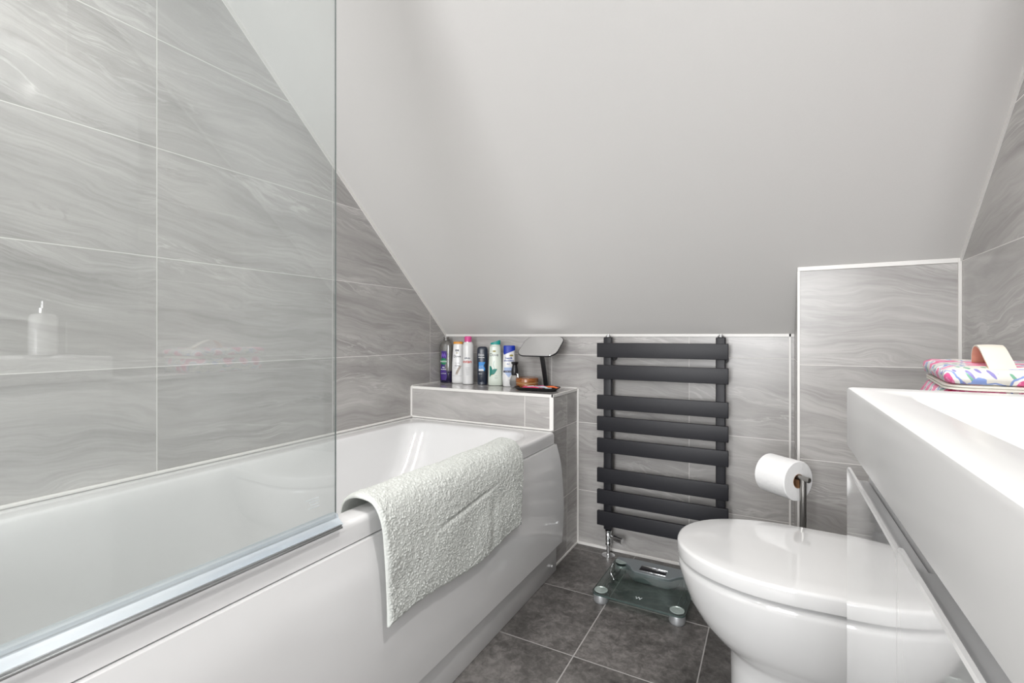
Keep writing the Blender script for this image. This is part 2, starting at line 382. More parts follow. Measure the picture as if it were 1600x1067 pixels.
# ------------------------------------------------------------ bath mat folded over the rim
def mat_mesh():
    path = smooth_prof([(-.834, .500), (-.833, .530), (-.824, .556), (-.800, .571), (-.770, .574), (-.742, .568), (-.724, .548), (-.713, .515), (-.707, .45), (-.703, .38), (-.702, .315)], 8)
    L = [0]
    for a, b in zip(path, path[1:]): L.append(L[-1] + math.dist(a, b))
    def at(s):
        s *= L[-1]
        for i in range(len(path) - 1):
            if L[i + 1] >= s:
                t = (s - L[i]) / (L[i + 1] - L[i]); a, b = path[i], path[i + 1]
                d = Vector((b[0] - a[0], b[1] - a[1])).normalized()
                return a[0] + (b[0] - a[0]) * t, a[1] + (b[1] - a[1]) * t, (-d[1], d[0])
        return (*path[-1], (1, 0))
    NU, NV = 420, 300
    bm = bmesh.new(); top, bot = [], []
    for j in range(NV + 1):
        v = j / NV; r1, r2 = [], []
        for i in range(NU + 1):
            u = i / NU
            x, z, (nx, nz) = at(v)
            y0 = .748 + .004 * v; y1 = 1.405 - .045 * v + .01 * math.sin(v * 5)
            y = y0 + (y1 - y0) * u
            e = min(u * .62, (1 - u) * .62, v * .4, (1 - v) * .4)           # distance to the edge in metres
            edge = min(1, e / .008); th = .0015 + .0065 * edge ** .5
            drop = max(0, v - .45) / .55
            z += .016 * drop * math.sin(u * 7.5 + .4) * .6 + (.004 * noise.noise(Vector((y * 60, 2, 5))) if v > .97 else 0)
            # soft lie of the cloth: dents and one crease
            dz = .004 * noise.noise(Vector((y * 9, v * 5, 1.3)))
            crease = math.exp(-((v - (.70 - .18 * u)) / .014) ** 2) * max(0, 1 - ((u - .50) / .24) ** 2)
            dent = math.exp(-((u - .70) / .03) ** 2) * max(0, min(1, (v - .62) / .1))
            p = Vector((y * 1.0, v * .40, 0))
            tuft = .0011 * noise.noise(p * 80 + Vector((0, 0, 9))) + .0034 * (abs(noise.noise(p * 170 + Vector((0, 0, 3)))) - .25) + .0016 * noise.noise(p * 380)
            h = th + dz + (tuft - .006 * crease - .004 * dent) * edge
            r1.append(bm.verts.new((x + nx * h, y, z + nz * h)))
            r2.append(bm.verts.new((x + nx * .0005 * 0, y, z)))
        top.append(r1); bot.append(r2)
    for R, flip in ((top, 0), (bot, 1)):
        for j in range(NV):
            for i in range(NU):
                q = (R[j][i], R[j][i + 1], R[j + 1][i + 1], R[j + 1][i]); bm.faces.new(q[::-1] if flip else q)
    def rim(a, b):
        for i in range(len(a) - 1): bm.faces.new((a[i], a[i + 1], b[i + 1], b[i]))
    rim(top[0], bot[0]); rim(top[-1], bot[-1]); rim([r[0] for r in top], [r[0] for r in bot]); rim([r[-1] for r in top], [r[-1] for r in bot])
    return bm
n = NT('cotton_pile'); v, s = n.pos()
f1 = n.noise(v, 320, 4, .7); f2 = n.noise(v, 7, 3)
n.put(n.b.inputs['Base Color'], n.mix(f1, (.52, .54, .51, 1), n.mix(f2, (.66, .68, .655, 1), (.72, .74, .72, 1))))
n.b.inputs['Roughness'].default_value = .95; n.b.inputs['Specular IOR Level'].default_value = .15
n.bump(f1, .6, .003)
tag(obj('bath_mat', mat_mesh(), n.m, angle=180), 'off-white tufted cotton bath mat draped over the bathtub rim', 'bath mat')

# ------------------------------------------------------------ towel radiator
rad = thing('towel_radiator', 'anthracite flat-bar ladder towel radiator on the tiled back wall', 'radiator', (0, 0, 0))
tops = [.893, .802, .676, .587, .496, .371, .281, .192]
for z in tops:
    obj('bar', box(-.645, -.141, 1.938, 1.952, z - .0595, z, bev=.002, seg=3), M['anthracite'], rad)
for x in (-.604, -.169):
    u = obj('upright', box(x - .017, x + .017, 1.952, 1.982, .112, .917, bev=.004, seg=3), M['anthracite'], rad)
    bm = bmesh.new(); lathe(bm, [(.010, .915), (.012, .918), (.012, .922), (.006, .926), (.006, .928)], 20, x, 1.967)
    obj('air_plug', bm, M['chrome'], u)
    for zz in (.83, .335):
        bm = bmesh.new(); rod(bm, (x + .012, 1.975, zz), (x + .012, 2.0195, zz), .012); obj('wall_bracket', bm, M['anthracite'], u)
for x in (-.604, -.169):
    bm = bmesh.new()
    lathe(bm, [(.010, .110), (.015, .108), (.015, .099), (.011, .097), (.013, .094), (.013, .062), (.010, .058), (.013, .056), (.013, .047), (.008, .045)], 24, x, 1.965)
    vb = obj('valve', bm, M['chrome'], rad)
    bm = bmesh.new(); rod(bm, (x + .010, 1.962, .083), (x + .030, 1.955, .083), .007); rod(bm, (x + .028, 1.956, .083), (x + .066, 1.943, .081), .0125, 24)
    obj('valve_knob', bm, M['chrome'], vb)
    bm = bmesh.new(); rod(bm, (x, 1.965, .002), (x, 1.965, .047), .0075); obj('pipe', bm, M['chrome'], vb)
    bm = bmesh.new(); lathe(bm, [(.027, 0.0008), (.027, .003), (.018, .006), (.009, .007)], 32, x, 1.965); obj('pipe_collar', bm, M['chrome'], vb)

# ------------------------------------------------------------ bathroom scales
M['scale_glass'] = glass_mat('green_tinted_scale_glass', (.74, .81, .785), .05, haze=.015)
sca = thing('bathroom_scale', 'glass bathroom scale with grey round feet on the dark floor tiles', 'scale', (-.393, 1.735, 0), math.radians(-1))
bm = bmesh.new()
loft(bm, [rrect(-.155 + d, .155 - d, -.150 + d, .150 - d, .025, z) for d, z in ((.002, .030), (0, .0315), (0, .0375), (.002, .039))])
bm.normal_update()
for f in bm.faces: f.material_index = 0 if abs(f.normal.z) > .8 else 1
obj('glass_platform', bm, [M['scale_glass'], M['glass_edge']], sca)
for sx in (-1, 1):
    for sy in (-1, 1):
        bm = bmesh.new(); lathe(bm, [(.023, .0005), (.0245, .003), (.0245, .006), (.026, .007), (.026, .024), (.024, .0295)], 32, sx * .127, sy * .121)
        ft = obj('foot', bm, M['foot'], sca)
        bm = bmesh.new(); lathe(bm, [(.023, .0392), (.023, .0405), (.019, .0412), (.018, .0402), (.008, .0402), (.003, .0412)], 32, sx * .127, sy * .121)
        obj('foot_disc', bm, M['disc'], ft)
for sx in (-1, 1):
    bm = bmesh.new()
    for dx in (-.008, .008): bx(bm, sx * .127 + dx - .0012, sx * .127 + dx + .0012, -.1, .1, .022, .028)
    obj('strut', bm, M['alu'], sca)
M['scale_grey'] = mat('grey_plastic', (.19, .21, .22), .3, noise_amt=.03)
bm = bmesh.new()
op = [(-.15, .150), (-.15, .128), (-.118, .122), (-.09, .098), (-.072, .070), (-.06, .062), (.06, .062), (.072, .070), (.09, .098), (.118, .122), (.15, .128), (.15, .150), (.08, .160), (-.08, .160)]
loft(bm, [[(x * s_, .11 + (y - .11) * s_, z) for x, y in op] for s_, z in ((.97, .004), (1, .006), (1, .036), (.985, .042))])
hs = obj('display_housing', bm, M['scale_grey'], sca)
obj('display', box(-.048, .048, .082, .112, .0415, .0435, bev=.001), M['black'], hs)
bm = bmesh.new(); bx(bm, -.05, .05, .113, .117, .042, .0455, bev=.001); bx(bm, -.05, .05, .0765, .0795, .042, .0435, bev=.0008); obj('display_trim', bm, M['chrome'], hs)
writing('printed_mark', 'W', .022, lambda x, y: Vector((x, -.118 + y, .0393)), M['etch'], sca)

# ------------------------------------------------------------ toilet
wc = thing('toilet', 'white ceramic back-to-wall toilet with its lid closed, beside the vanity unit', 'toilet', (0, 1.262, 0))
def dsec(xc, a, b, xb, z, n=36, e=2.15):
    out = [(xb, b * .92, z)]
    for i in range(n + 1):
        t = PI / 2 + PI * i / n; c, s_ = math.cos(t), math.sin(t)
        out.append((xc + a * math.copysign(abs(c) ** (2 / e), c), b * math.copysign(abs(s_) ** (2 / e), s_), z))
    return out + [(xb, -b * .92, z)]
bm = bmesh.new()
loft(bm, [dsec(.04, .247 - d, .186 - d, .245 - d * .4, z) for d, z in ((.002, .398), (.0003, .3988), (0, .400), (0, .424), (.001, .4275), (.0035, .4300), (.008, .4312), (.05, .4322), (.12, .433), (.175, .4332))])
obj('lid', bm, M['ceramic'], wc, angle=60)
bm = bmesh.new(); loft(bm, [dsec(.04, .225, .164, .235, z) for z in (.388, .3965)]); obj('seat', bm, M['ceramic'], wc)
bm = bmesh.new()
lv = [  # z, xc, a, b
    (.001, .06, .150, .110), (.02, .06, .148, .108), (.10, .06, .146, .107), (.165, .06, .147, .109), (.195, .06, .150, .113), (.210, .06, .158, .121),
    (.228, .055, .180, .137), (.26, .052, .207, .156), (.30, .048, .228, .171), (.34, .044, .239, .178), (.373, .04, .244, .1815), (.3845, .04, .243, .181), (.3885, .04, .239, .177)]
loft(bm, [dsec(xc, a, b, .249, z) for z, xc, a, b in lv]); obj('bowl', bm, M['ceramic'], wc, angle=60)
# cistern unit between vanity and boxing, low enough to hide behind the basin
cis = thing('cistern_unit', 'low gloss white cistern unit behind the toilet, under the floral washbag', 'cabinet', (0, 0, 0))
obj('body', box(.252, .466, .668, 1.52, .001, .772, bev=.002), M['gloss'], cis)
obj('top_panel', box(.246, .467, .664, 1.524, .773, .790, bev=.002), M['gloss'], cis)

# ------------------------------------------------------------ vanity unit
van = thing('vanity_unit', 'gloss white two-door vanity cabinet under the wash basin', 'cabinet', (0, 0, 0))
obj('carcass', box(.094, .466, .155, .649, .001, .785, bev=.001), M['gloss'], van)
def door(y0, y1, zt, dx):
    bm = bmesh.new()
    P = [(.0735 - dx, .06), (.0735 - dx, zt - .0015), (.0745 - dx, zt), (.0768 - dx, zt), (.0778 - dx, zt - .015), (.0925, zt - .015), (.0925, .06)]
    loft(bm, [[(x, y, z) for x, z in P] for y in (y0, y1)])
    bmesh.ops.bevel(bm, geom=[e for e in bm.edges if abs((e.verts[0].co - e.verts[1].co).y) < 1e-5], offset=.0022, segments=3, affect='EDGES')
    d = obj('door', bm, M['gloss'], van, angle=20)
    obj('handle_strip', box(.0785, .0925, y0 + .003, y1 - .003, zt - .0148, zt - .0125, bev=.0008), M['channel'], d)
door(.4035, .649, .777, 0); door(.157, .4000, .784, .0012)
obj('handle_channel', box(.0935, .0955, .16, .648, .70, .7985), M['channel'], van)
bas = thing('wash_basin', 'white rectangular ceramic wash basin on top of the vanity unit', 'basin', (0, 0, 0))
BX0, BX1, BY0, BY1 = .0735, .466, .150, .651
secs = [rrect(BX0 + .004, BX1, BY0 + .004, BY1 - .004, .003, .799)] + [rrect(BX0 + d, BX1 - d, BY0 + d, BY1 - d, .004, z) for d, z in ((0, .802), (0, .862), (.001, .865), (.004, .866))]
secs += [rrect(.112, .365, .195, .600, .035, .8655), rrect(.1145, .362, .198, .597, .034, .8635), rrect(.118, .358, .203, .592, .034, .856), rrect(.128, .35, .22, .575, .04, .83),
         rrect(.15, .33, .25, .545, .04, .812), rrect(.2, .28, .33, .46, .02, .808)]
bm = bmesh.new(); loft(bm, secs); obj('bowl', bm, M['resin'], bas, angle=40)
bm = bmesh.new(); lathe(bm, [(.021, .8082), (.021, .812), (.017, .813)], 24, .24, .395); obj('waste', bm, M['chrome'], bas)
tap = thing('basin_tap', 'chrome mixer tap at the back of the wash basin', 'tap', (.415, .40, .866))
bm = bmesh.new(); lathe(bm, [(.026, .0003), (.026, .004), (.023, .006), (.023, .10), (.020, .104)], 32); obj('body', bm, M['chrome'], tap)
bm = bmesh.new(); bx(bm, -.125, .0, -.014, .014, .065, .083, bev=.004); obj('spout', bm, M['chrome'], tap)
bm = bmesh.new(); bx(bm, -.05, .02, -.010, .010, .106, .115, bev=.003); obj('lever', bm, M['chrome'], tap)
dsp = thing('soap_dispenser', 'white soap dispenser with chrome pump on the wash basin beside the tap', 'soap dispenser', (.335, .585, .866))
bm = bmesh.new(); lathe(bm, [(.030, .0003), (.032, .003), (.032, .11), (.026, .12), (.012, .124)], 32); obj('body', bm, M['ceramic'], dsp)
bm = bmesh.new(); lathe(bm, [(.012, .124), (.012, .138), (.005, .139), (.005, .158)], 20); bx(bm, -.045, .010, -.007, .007, .158, .166, bev=.002); obj('pump', bm, M['chrome'], dsp)
cup = thing('toothbrush_cup', 'small white cup holding a toothbrush on the wash basin', 'cup', (.415, .628, .866))
bm = bmesh.new(); lathe(bm, [(.016, .0003), (.019, .045), (.0175, .045), (.015, .004)], 24); obj('body', bm, M['ceramic'], cup)
tb = thing('toothbrush', 'white toothbrush leaning in the small cup', 'toothbrush', (.415, .628, .866))
bm = bmesh.new(); tube(bm, [(-.004, .0, .006), (.004, .008, .06), (.010, .014, .12), (.011, .016, .165)], [.004, .0045, .003, .002], 10); obj('handle', bm, M['ceramic'], tb)
bm = bmesh.new(); bx(bm, .000, .010, .0125, .0195, .150, .170, bev=.001); obj('bristles', bm, M['paper'], tb)
M['cabinet_grey'] = mat('grey_for_dark_reflection', (.30, .30, .30), .18, noise_amt=.01)  # flat grey stands in for the dark reflection of mirrored doors
mc = thing('wall_cabinet', 'two-door wall cabinet above the wash basin, grey in place of dark mirrored doors', 'cabinet', (0, 0, 0))
obj('body', box(.372, .467, .02, .84, .97, 1.78, bev=.001), M['gloss'], mc)
for y0, y1 in ((.022, .429), (.431, .838)): obj('door', box(.362, .3705, y0, y1, .972, 1.778, bev=.001), M['cabinet_grey'], mc)

# ------------------------------------------------------------ toilet roll stand
ax = Vector((.75, -.65, 0)).normalized(); face = Vector((.067, 1.594, .508))
pole = face + ax * .014
st = thing('toilet_roll_stand', 'brushed steel floor-standing toilet roll holder behind the toilet', 'toilet roll holder', (pole.x, pole.y, 0))
bm = bmesh.new(); lathe(bm, [(.075, .0005), (.075, .006), (.070, .010), (.012, .011)], 48); obj('base', bm, M['steel'], st)
bm = bmesh.new(); rod(bm, (0, 0, .009), (0, 0, .518), .0085, 28); obj('pole', bm, M['steel'], st)
bm = bmesh.new(); a = Vector((0, 0, .519)); rod(bm, a - ax * .135, a + ax * .020, .0075, 28); obj('arm', bm, M['steel'], st)
rc = Vector((face.x, face.y, .519 - .0112)) - ax * .0
rl = thing('toilet_roll', 'white toilet roll hanging on the arm of the steel stand', 'toilet roll', (rc.x, rc.y, rc.z))
rot = ax.to_track_quat('Z', 'Y').to_matrix().to_4x4()
bm = bmesh.new(); n_ = 72; RO = .057
def rsec(r, z, wob=0): return [((r + wob * math.sin(5 * t_) + .0) * math.cos(t_), (r + wob * math.sin(5 * t_)) * math.sin(t_), z) for t_ in (2 * PI * i / n_ for i in range(n_))]
loft(bm, [rsec(.0205, -.100), rsec(RO - .002, -.100), rsec(RO, -.0985), rsec(RO, -.066), rsec(RO - .0003, -.06), rsec(RO + .0002, -.03), rsec(RO, -.0015), rsec(RO - .002, 0), rsec(.0205, 0), rsec(.0205, -.100)], False, False)
bmesh.ops.transform(bm, matrix=rot, verts=bm.verts); obj('paper', bm, M['paper'], rl)
bm = bmesh.new(); loft(bm, [rsec(.0204, -.1005), rsec(.0204, .0005), rsec(.0192, .0005), rsec(.0192, -.1005), rsec(.0204, -.1005)], False, False)
bmesh.ops.transform(bm, matrix=rot, verts=bm.verts); obj('cardboard_core', bm, M['card'], rl)

# ------------------------------------------------------------ toiletries on the ledge
Z0 = LZ + .0012
def bottle(name, label, cat, x, y, rz, levels, m, e=2.6, n=48):
    t = thing(name, label, cat, (x, y, Z0), rz, 'toiletries on the tiled ledge')
    bm = bmesh.new(); loft(bm, [superell(rx, ry, z, n, e, cx) for z, rx, ry, cx in levels])
    obj('body', bm, m, t, angle=50)
    def surf(off=.0006):
        def f(px, pz):
            for a, b in zip(levels, levels[1:]):
                if a[0] <= pz <= b[0] and b[0] > a[0]:
                    k = (pz - a[0]) / (b[0] - a[0]); break
            else: a = b = levels[-1]; k = 0
            rx = a[1] + (b[1] - a[1]) * k; ry = a[2] + (b[2] - a[2]) * k; cx = a[3] + (b[3] - a[3]) * k
            q = max(-.999, min(.999, (px - cx) / rx))
            return Vector((px, -ry * (1 - abs(q) ** e) ** (1 / e) - off, pz))
        return f
    return t, surf
def patch(name, fn, outline_fn, m, parent, nu=14, nv=14):
    """thin printed area: outline_fn(v) gives (x0, x1, z) for v in 0..1"""
    bm = bmesh.new(); secs = []
    for j in range(nv + 1):
        x0, x1, z = outline_fn(j / nv); secs.append([fn(x0 + (x1 - x0) * i / nu, z) for i in range(nu + 1)])
    loft(bm, secs, False, False, closed=False); return obj(name, bm, m, parent)
def ellipse(cx, cz, rx, rz):
    return lambda v: (cx - rx * math.sin(PI * v) - 1e-5, cx + rx * math.sin(PI * v) + 1e-5, cz - rz * math.cos(PI * v))
def rect(x0, x1, z0, z1): return lambda v: (x0, x1, z0 + (z1 - z0) * v)
def ink(name, rgb, rough=.4): return mat(name, srgb(*rgb), rough, noise_amt=.02)
I = {k: ink('print_' + k, c) for k, c in dict(dark=(40, 44, 60), grey=(120, 122, 130), red=(205, 60, 50), white=(238, 240, 242), teal=(0, 125, 112), gold=(150, 140, 70), blue=(40, 80, 160),
     purple=(62, 34, 120), violet=(120, 90, 190), green=(20, 125, 80), orange=(224, 150, 45), sky=(45, 140, 215), beige=(165, 150, 138), navy=(28, 40, 72)).items()}
def tw(s, size, f, x, z, m, parent, bold=0.0): return writing('printed_text', s, size, lambda a, b: f(x + a, z + b), m, parent, bold)

# 1 dark see-through bottle
smoke = NT('smoked_clear_plastic'); v, s = smoke.pos()
smoke.put(smoke.b.inputs['Base Color'], smoke.ramp(s[2], [(.055, (.012, .008, .04)), (.062, (.13, .125, .115))]))
smoke.b.inputs['Roughness'].default_value = .08; smoke.b.inputs['Coat Weight'].default_value = .5
lv = [(0, .031, .017, 0), (.003, .033, .019, 0), (.06, .0335, .0195, 0), (.10, .0315, .019, 0), (.14, .0325, .0195, 0), (.175, .034, .02, 0), (.19, .0325, .019, 0), (.200, .026, .017, 0), (.207, .015, .014, 0), (.209, .013, .013, 0)]
t, sf = bottle('bath_soak_bottle', 'tall smoky dark bath soak bottle with purple label, standing in the corner of the ledge', 'bottle', -1.443, 1.972, math.radians(10), lv, smoke.m)
bm = bmesh.new(); lathe(bm, [(.013, .208), (.0155, .211), (.0155, .216), (.0135, .218), (.0135, .222), (.015, .223), (.015, .227)], 28); obj('neck_ring', bm, smoke.m, t)
f = sf(); patch('label_print', f, lambda v: (-.021 - .004 * math.sin(v * 6), .006 + .006 * math.sin(v * 9), .012 + .145 * v), I['purple'], t)
f = sf(.0011); patch('label_badge', f, ellipse(-.007, .105, .0165, .0165), I['green'], t)
f = sf(.0016); tw('RADOX', .0105, f, -.007, .1015, I['white'], t, .0003)
tw('FEEL', .0075, f, -.007, .073, I['white'], t, .0002); tw('RELAXED', .007, f, -.007, .063, I['white'], t, .0002); tw('BATH SOAK', .005, f, -.007, .052, I['violet'], t); tw('LAVENDER', .006, f, -.007, .043, I['white'], t)
for k in range(5):
    a = ellipse(-.016 + .005 * k, .133 + .006 * (k % 2), .0026, .009); patch('label_petal', f, a, I['violet'], t, 4, 6)

# 2 white lotion bottle, orange cap
white = mat('white_bottle_plastic', (.80, .80, .80), .25, coat=.3, noise_amt=.01)
lv = [(0, .028, .016, .002), (.003, .031, .018, .002), (.02, .0315, .019, .002), (.10, .0285, .018, 0), (.17, .0245, .0165, .001), (.190, .0235, .016, .002), (.193, .022, .015, .002)]
t, sf = bottle('body_wash_bottle', 'white body wash bottle with flat orange cap, second from the corner', 'bottle', -1.371, 1.968, math.radians(22), lv, white)
bm = bmesh.new(); loft(bm, [superell(.024, .0155, z, 40, 2.6, .002) for z in (.1935, .195, .202)] + [superell(.021, .013, .2045, 40, 2.6, .002)]); obj('cap', bm, I['orange'], t)
f = sf(); patch('label_tag', f, rect(-.009, .009, .157, .166), I['dark'], t); f = sf(.001)
tw('Dove', .017, f, 0, .127, I['dark'], t, .0001); tw('NEW', .006, sf(.0013), 0, .1595, I['white'], t)
patch('label_dove', f, ellipse(.000, .149, .006, .0022), I['gold'], t); tw('nourishing', .006, f, 0, .098, I['grey'], t); tw('care', .006, f, -.006, .091, I['grey'], t)
patch('label_bar', f, rect(-.013, .013, .084, .0865), I['dark'], t); tw('BODY WASH', .0045, f, -.002, .074, I['grey'], t)
for k in range(4): patch('label_swirl', f, (lambda k: lambda v: (-.008 + .02 * v ** 1.5 + k * .003, -.0065 + .02 * v ** 1.5 + k * .003 + .002 * math.sin(PI * v), .042 + .045 * v))(k), I['beige'], t, 3, 10)
patch('label_line', f, rect(-.025, .024, .036, .0368), I['grey'], t)
# 3 aerosol can, pink cap
lv = [(0, .0245, .0245, 0), (.002, .0262, .0262, 0), (.006, .0268, .0268, 0), (.165, .0268, .0268, 0), (.185, .0262, .0262, 0), (.196, .0235, .0235, 0), (.203, .0185, .0185, 0)]
t, sf = bottle('spray_can', 'tall white spray can with a pink cap, between two bottles', 'spray can', -1.297, 1.948, math.radians(30), lv, white, 2.0)
bm = bmesh.new(); lathe(bm, [(.0175, .2035), (.0175, .225), (.016, .2295), (.012, .2315)], 32); obj('cap', bm, ink('pink_cap', (222, 80, 150)), t)
bm = bmesh.new(); lathe(bm, [(.0182, .2015), (.0182, .2045)], 32); obj('collar', bm, M['alu'], t)
f = sf(); tw('evian', .021, f, -.003, .103, I['red'], t, .0004)
for k, (x, h) in enumerate(((-.013, .006), (-.006, .009), (.002, .0065), (.009, .005))): patch('mountain_print', f, (lambda x, h: lambda v: (x - .004 * (1 - v), x + .004 * (1 - v) + 1e-5, .124 + h * v))(x, h), I['navy'], t, 4, 4)
for k in range(5): tw('facial spray'[:12 - k], .005, f, 0, .078 - k * .008, I['grey'], t)
# 4 dark navy bottle
navy = mat('navy_bottle_plastic', (.014, .022, .042), .3, coat=.2)
lv = [(0, .022, .015, 0), (.003, .0235, .017, 0), (.05, .0245, .018, 0), (.12, .0262, .0185, 0), (.165, .0255, .018, 0), (.175, .0235, .017, 0), (.1805, .018, .013, 0), (.182, .010, .007, 0)]
t, sf = bottle('shower_gel_bottle', 'short dark navy shower gel bottle standing on its cap', 'bottle', -1.226, 1.966, math.radians(24), lv, navy)
f = sf(); tw('Dove', .013, f, -.004, .138, I['white'], t, .0002); tw('MEN+CARE', .0058, f, -.003, .128, I['white'], t, .0002)
patch('label_print', f, lambda v: (-.016, .012 + .003 * math.sin(v * 8), .066 + .042 * v), I['sky'], t); f = sf(.0011)
patch('label_band', f, rect(-.016, .008, .066, .0745), I['white'], t); tw('CLEAN', .0065, f, -.005, .086, I['white'], t); tw('COMFORT', .0055, f, -.004, .078, I['white'], t); tw('400 ml', .006, f, -.008, .050, I['white'], t)
bm = bmesh.new(); loft(bm, [superell(.0238, .0172, z, 40, 2.6) for z in (.001, .004, .012)], False, False); obj('cap', bm, navy, t)
# 5 pale green bottle, teal cap
pale = mat('pale_green_bottle_plastic', (.68, .74, .66), .25, coat=.3, noise_amt=.01)
lv = [(0, .031, .017, .001), (.003, .0345, .019, .001), (.03, .0345, .0195, .001), (.11, .0310, .0185, 0), (.178, .0262, .0165, -.001), (.1855, .0245, .016, -.001), (.187, .021, .014, -.001)]
t, sf = bottle('shampoo_bottle', 'pale green shampoo bottle with a slanted teal cap', 'bottle', -1.151, 1.960, math.radians(24), lv, pale)
bm = bmesh.new(); loft(bm, [superell(.021, .014, .1872, 40, 2.6, .001), superell(.021, .014, .192, 40, 2.6, .001)]); obj('neck', bm, pale, t)
bm = bmesh.new(); q = 40
s0 = superell(.0235, .015, .1922, q, 2.5, .001)
loft(bm, [s0, [(x * 1.02, y, .1965 + (x + .023) * .16) for x, y, z in s0], [(x, y * .9, .1995 + (x + .023) * .26) for x, y, z in s0], [(x * .8 + .003, y * .6, .2015 + (x + .023) * .26) for x, y, z in s0]]); obj('cap', bm, ink('teal_cap', (0, 150, 142)), t)
f = sf(); tw('Dove', .019, f, -.004, .138, I['dark'], t, .0001); patch('label_dove', f, ellipse(-.003, .161, .008, .0042), I['gold'], t)
patch('label_leaf', f, lambda v: (-.025, -.024 + .012 * math.sin(PI * v) + .004 * v, .040 + .052 * v), I['teal'], t)
patch('label_leaf', f, lambda v: (-.018 + .010 * v, -.006 + .018 * v ** .7, .052 + .026 * v), I['teal'], t)
patch('label_leaf', f, lambda v: (-.003 - .004 * math.sin(3 * v), -.0015 - .004 * math.sin(3 * v), .080 + .035 * v), I['teal'], t, 3, 8)
patch('label_leaf', f, lambda v: (-.024 + .003 * v, -.014 + .012 * v, .048 + .006 * v), I['gold'], t, 4, 4); tw('400 ml', .005, f, .006, .034, I['dark'], t); tw('care', .006, f, .006, .044, I['teal'], t)
# 6 white bottle, slanted blue cap
lv = [(0, .027, .016, .002), (.003, .0295, .018, .002), (.04, .0300, .0185, .0), (.11, .0285, .018, 0), (.158, .0265, .017, .001), (.172, .0262, .0165, .002)]
t, sf = bottle('shampoo_bottle', 'white shampoo bottle with a royal blue slanted cap, beside the shaving brush', 'bottle', -1.073, 1.952, math.radians(26), lv, white)
s0 = superell(.0278, .0182, 0, 40, 2.6, .002)
bm = bmesh.new(); loft(bm, [[(x, y, .145 + (x + .025) * .42) for x, y, z in s0], [(x * .97, y * .97, .1865) for x, y, z in s0], [(x * .9, y * .85, .1885) for x, y, z in s0]]); obj('cap', bm, ink('royal_blue_cap', (10, 50, 170)), t)
f = sf(); tw('head&', .013, f, .000, .127, I['blue'], t, .0003); tw('shoulders', .0115, f, .000, .116, I['blue'], t, .0003); tw('2in1', .009, f, -.002, .101, I['blue'], t, .0002)
patch('label_leaf', f, ellipse(.012, .143, .009, .0045), I['gold'], t)
patch('label_shield', f, lambda v: (-.021 * math.sin(PI / 2 * min(1, v * 1.4)) - 1e-4, .021 * math.sin(PI / 2 * min(1, v * 1.4)), .042 + .046 * v), ink('print_pale_blue', (170, 190, 225)), t)
patch('label_band', sf(.0011), rect(-.0245, .0225, .0645, .073), I['navy'], t); tw('CLASSIC CLEAN', .0052, sf(.0016), -.001, .0668, I['white'], t)
tw('400 ml', .005, f, .006, .028, I['dark'], t)

# shaving brush standing on its bristles beside a wooden bowl
t = thing('shaving_brush', 'shaving brush with black handle standing upside down on its bristles', 'shaving brush', (-1.021, 1.913, Z0), 0); t.scale = (1.08, 1.08, 1.02)
n = NT('badger_bristle'); v, s = n.pos()
n.put(n.b.inputs['Base Color'], n.mix(n.noise(n.comb(n.math('MULTIPLY', s[0], 8.0), n.math('MULTIPLY', s[1], 8.0), s[2]), 60, 3), n.ramp(s[2], [(.0, (.5, .5, .5)), (.012, (.06, .06, .06)), (.028, (.08, .08, .08)), (.04, (.42, .40, .37))]), (.25, .25, .25, 1)))
n.b.inputs['Roughness'].default_value = .7; n.bump(n.noise(n.comb(n.math('MULTIPLY', s[0], 10.0), n.math('MULTIPLY', s[1], 10.0), s[2]), 90, 2), .8, .002)
bm = bmesh.new(); lathe(bm, [(.012, .0), (.018, .004), (.0215, .016), (.0215, .028), (.018, .042), (.013, .055)], 36); obj('bristle_knot', bm, n.m, t)
bm = bmesh.new(); lathe(bm, [(.0135, .0545), (.0145, .058), (.0150, .066), (.0145, .080), (.0115, .094), (.0105, .100), (.0145, .107), (.0155, .111), (.013, .114)], 36); obj('handle', bm, M['black'], t)
bm = bmesh.new(); bx(bm, .012, .016, -.009, .0, .0595, .063, bev=.0008); tube(bm, [(.0155, -.006, .061), (.019, -.006, .045), (.0185, -.006, .02), (.018, -.006, .002)], .0016, 8); obj('hanging_clip', bm, M['chrome'], t)
# wooden bowl
n = NT('varnished_wood'); v, s = n.pos()
gr = n.noise(n.comb(n.math('MULTIPLY', s[0], 1.0), n.math('MULTIPLY', s[1], 1.0), n.math('MULTIPLY', s[2], 9.0)), 22, 5, .6, 1.5)
n.put(n.b.inputs['Base Color'], n.ramp(gr, [(.35, (.10, .028, .006)), (.5, (.28, .088, .018)), (.65, (.45, .17, .045))])); n.b.inputs['Roughness'].default_value = .25; n.b.inputs['Coat Weight'].default_value = .5
t = thing('shaving_soap_bowl', 'lidded round wooden shaving soap bowl behind the black tray', 'bowl', (-.965, 1.925, Z0), 0)
bm = bmesh.new(); lathe(bm, [(.040, .0), (.046, .003), (.050, .012), (.050, .020), (.049, .022)], 48); obj('body', bm, n.m, t)
bm = bmesh.new(); lathe(bm, [(.0495, .0222), (.0512, .0245), (.0495, .0265)], 48); obj('brass_band', bm, ink('brass_band', (200, 160, 110), .3), t)
bm = bmesh.new(); lathe(bm, [(.049, .0268), (.0515, .029), (.0515, .040), (.049, .046), (.040, .0485), (.037, .0475), (.015, .0475)], 48); obj('lid', bm, n.m, t)
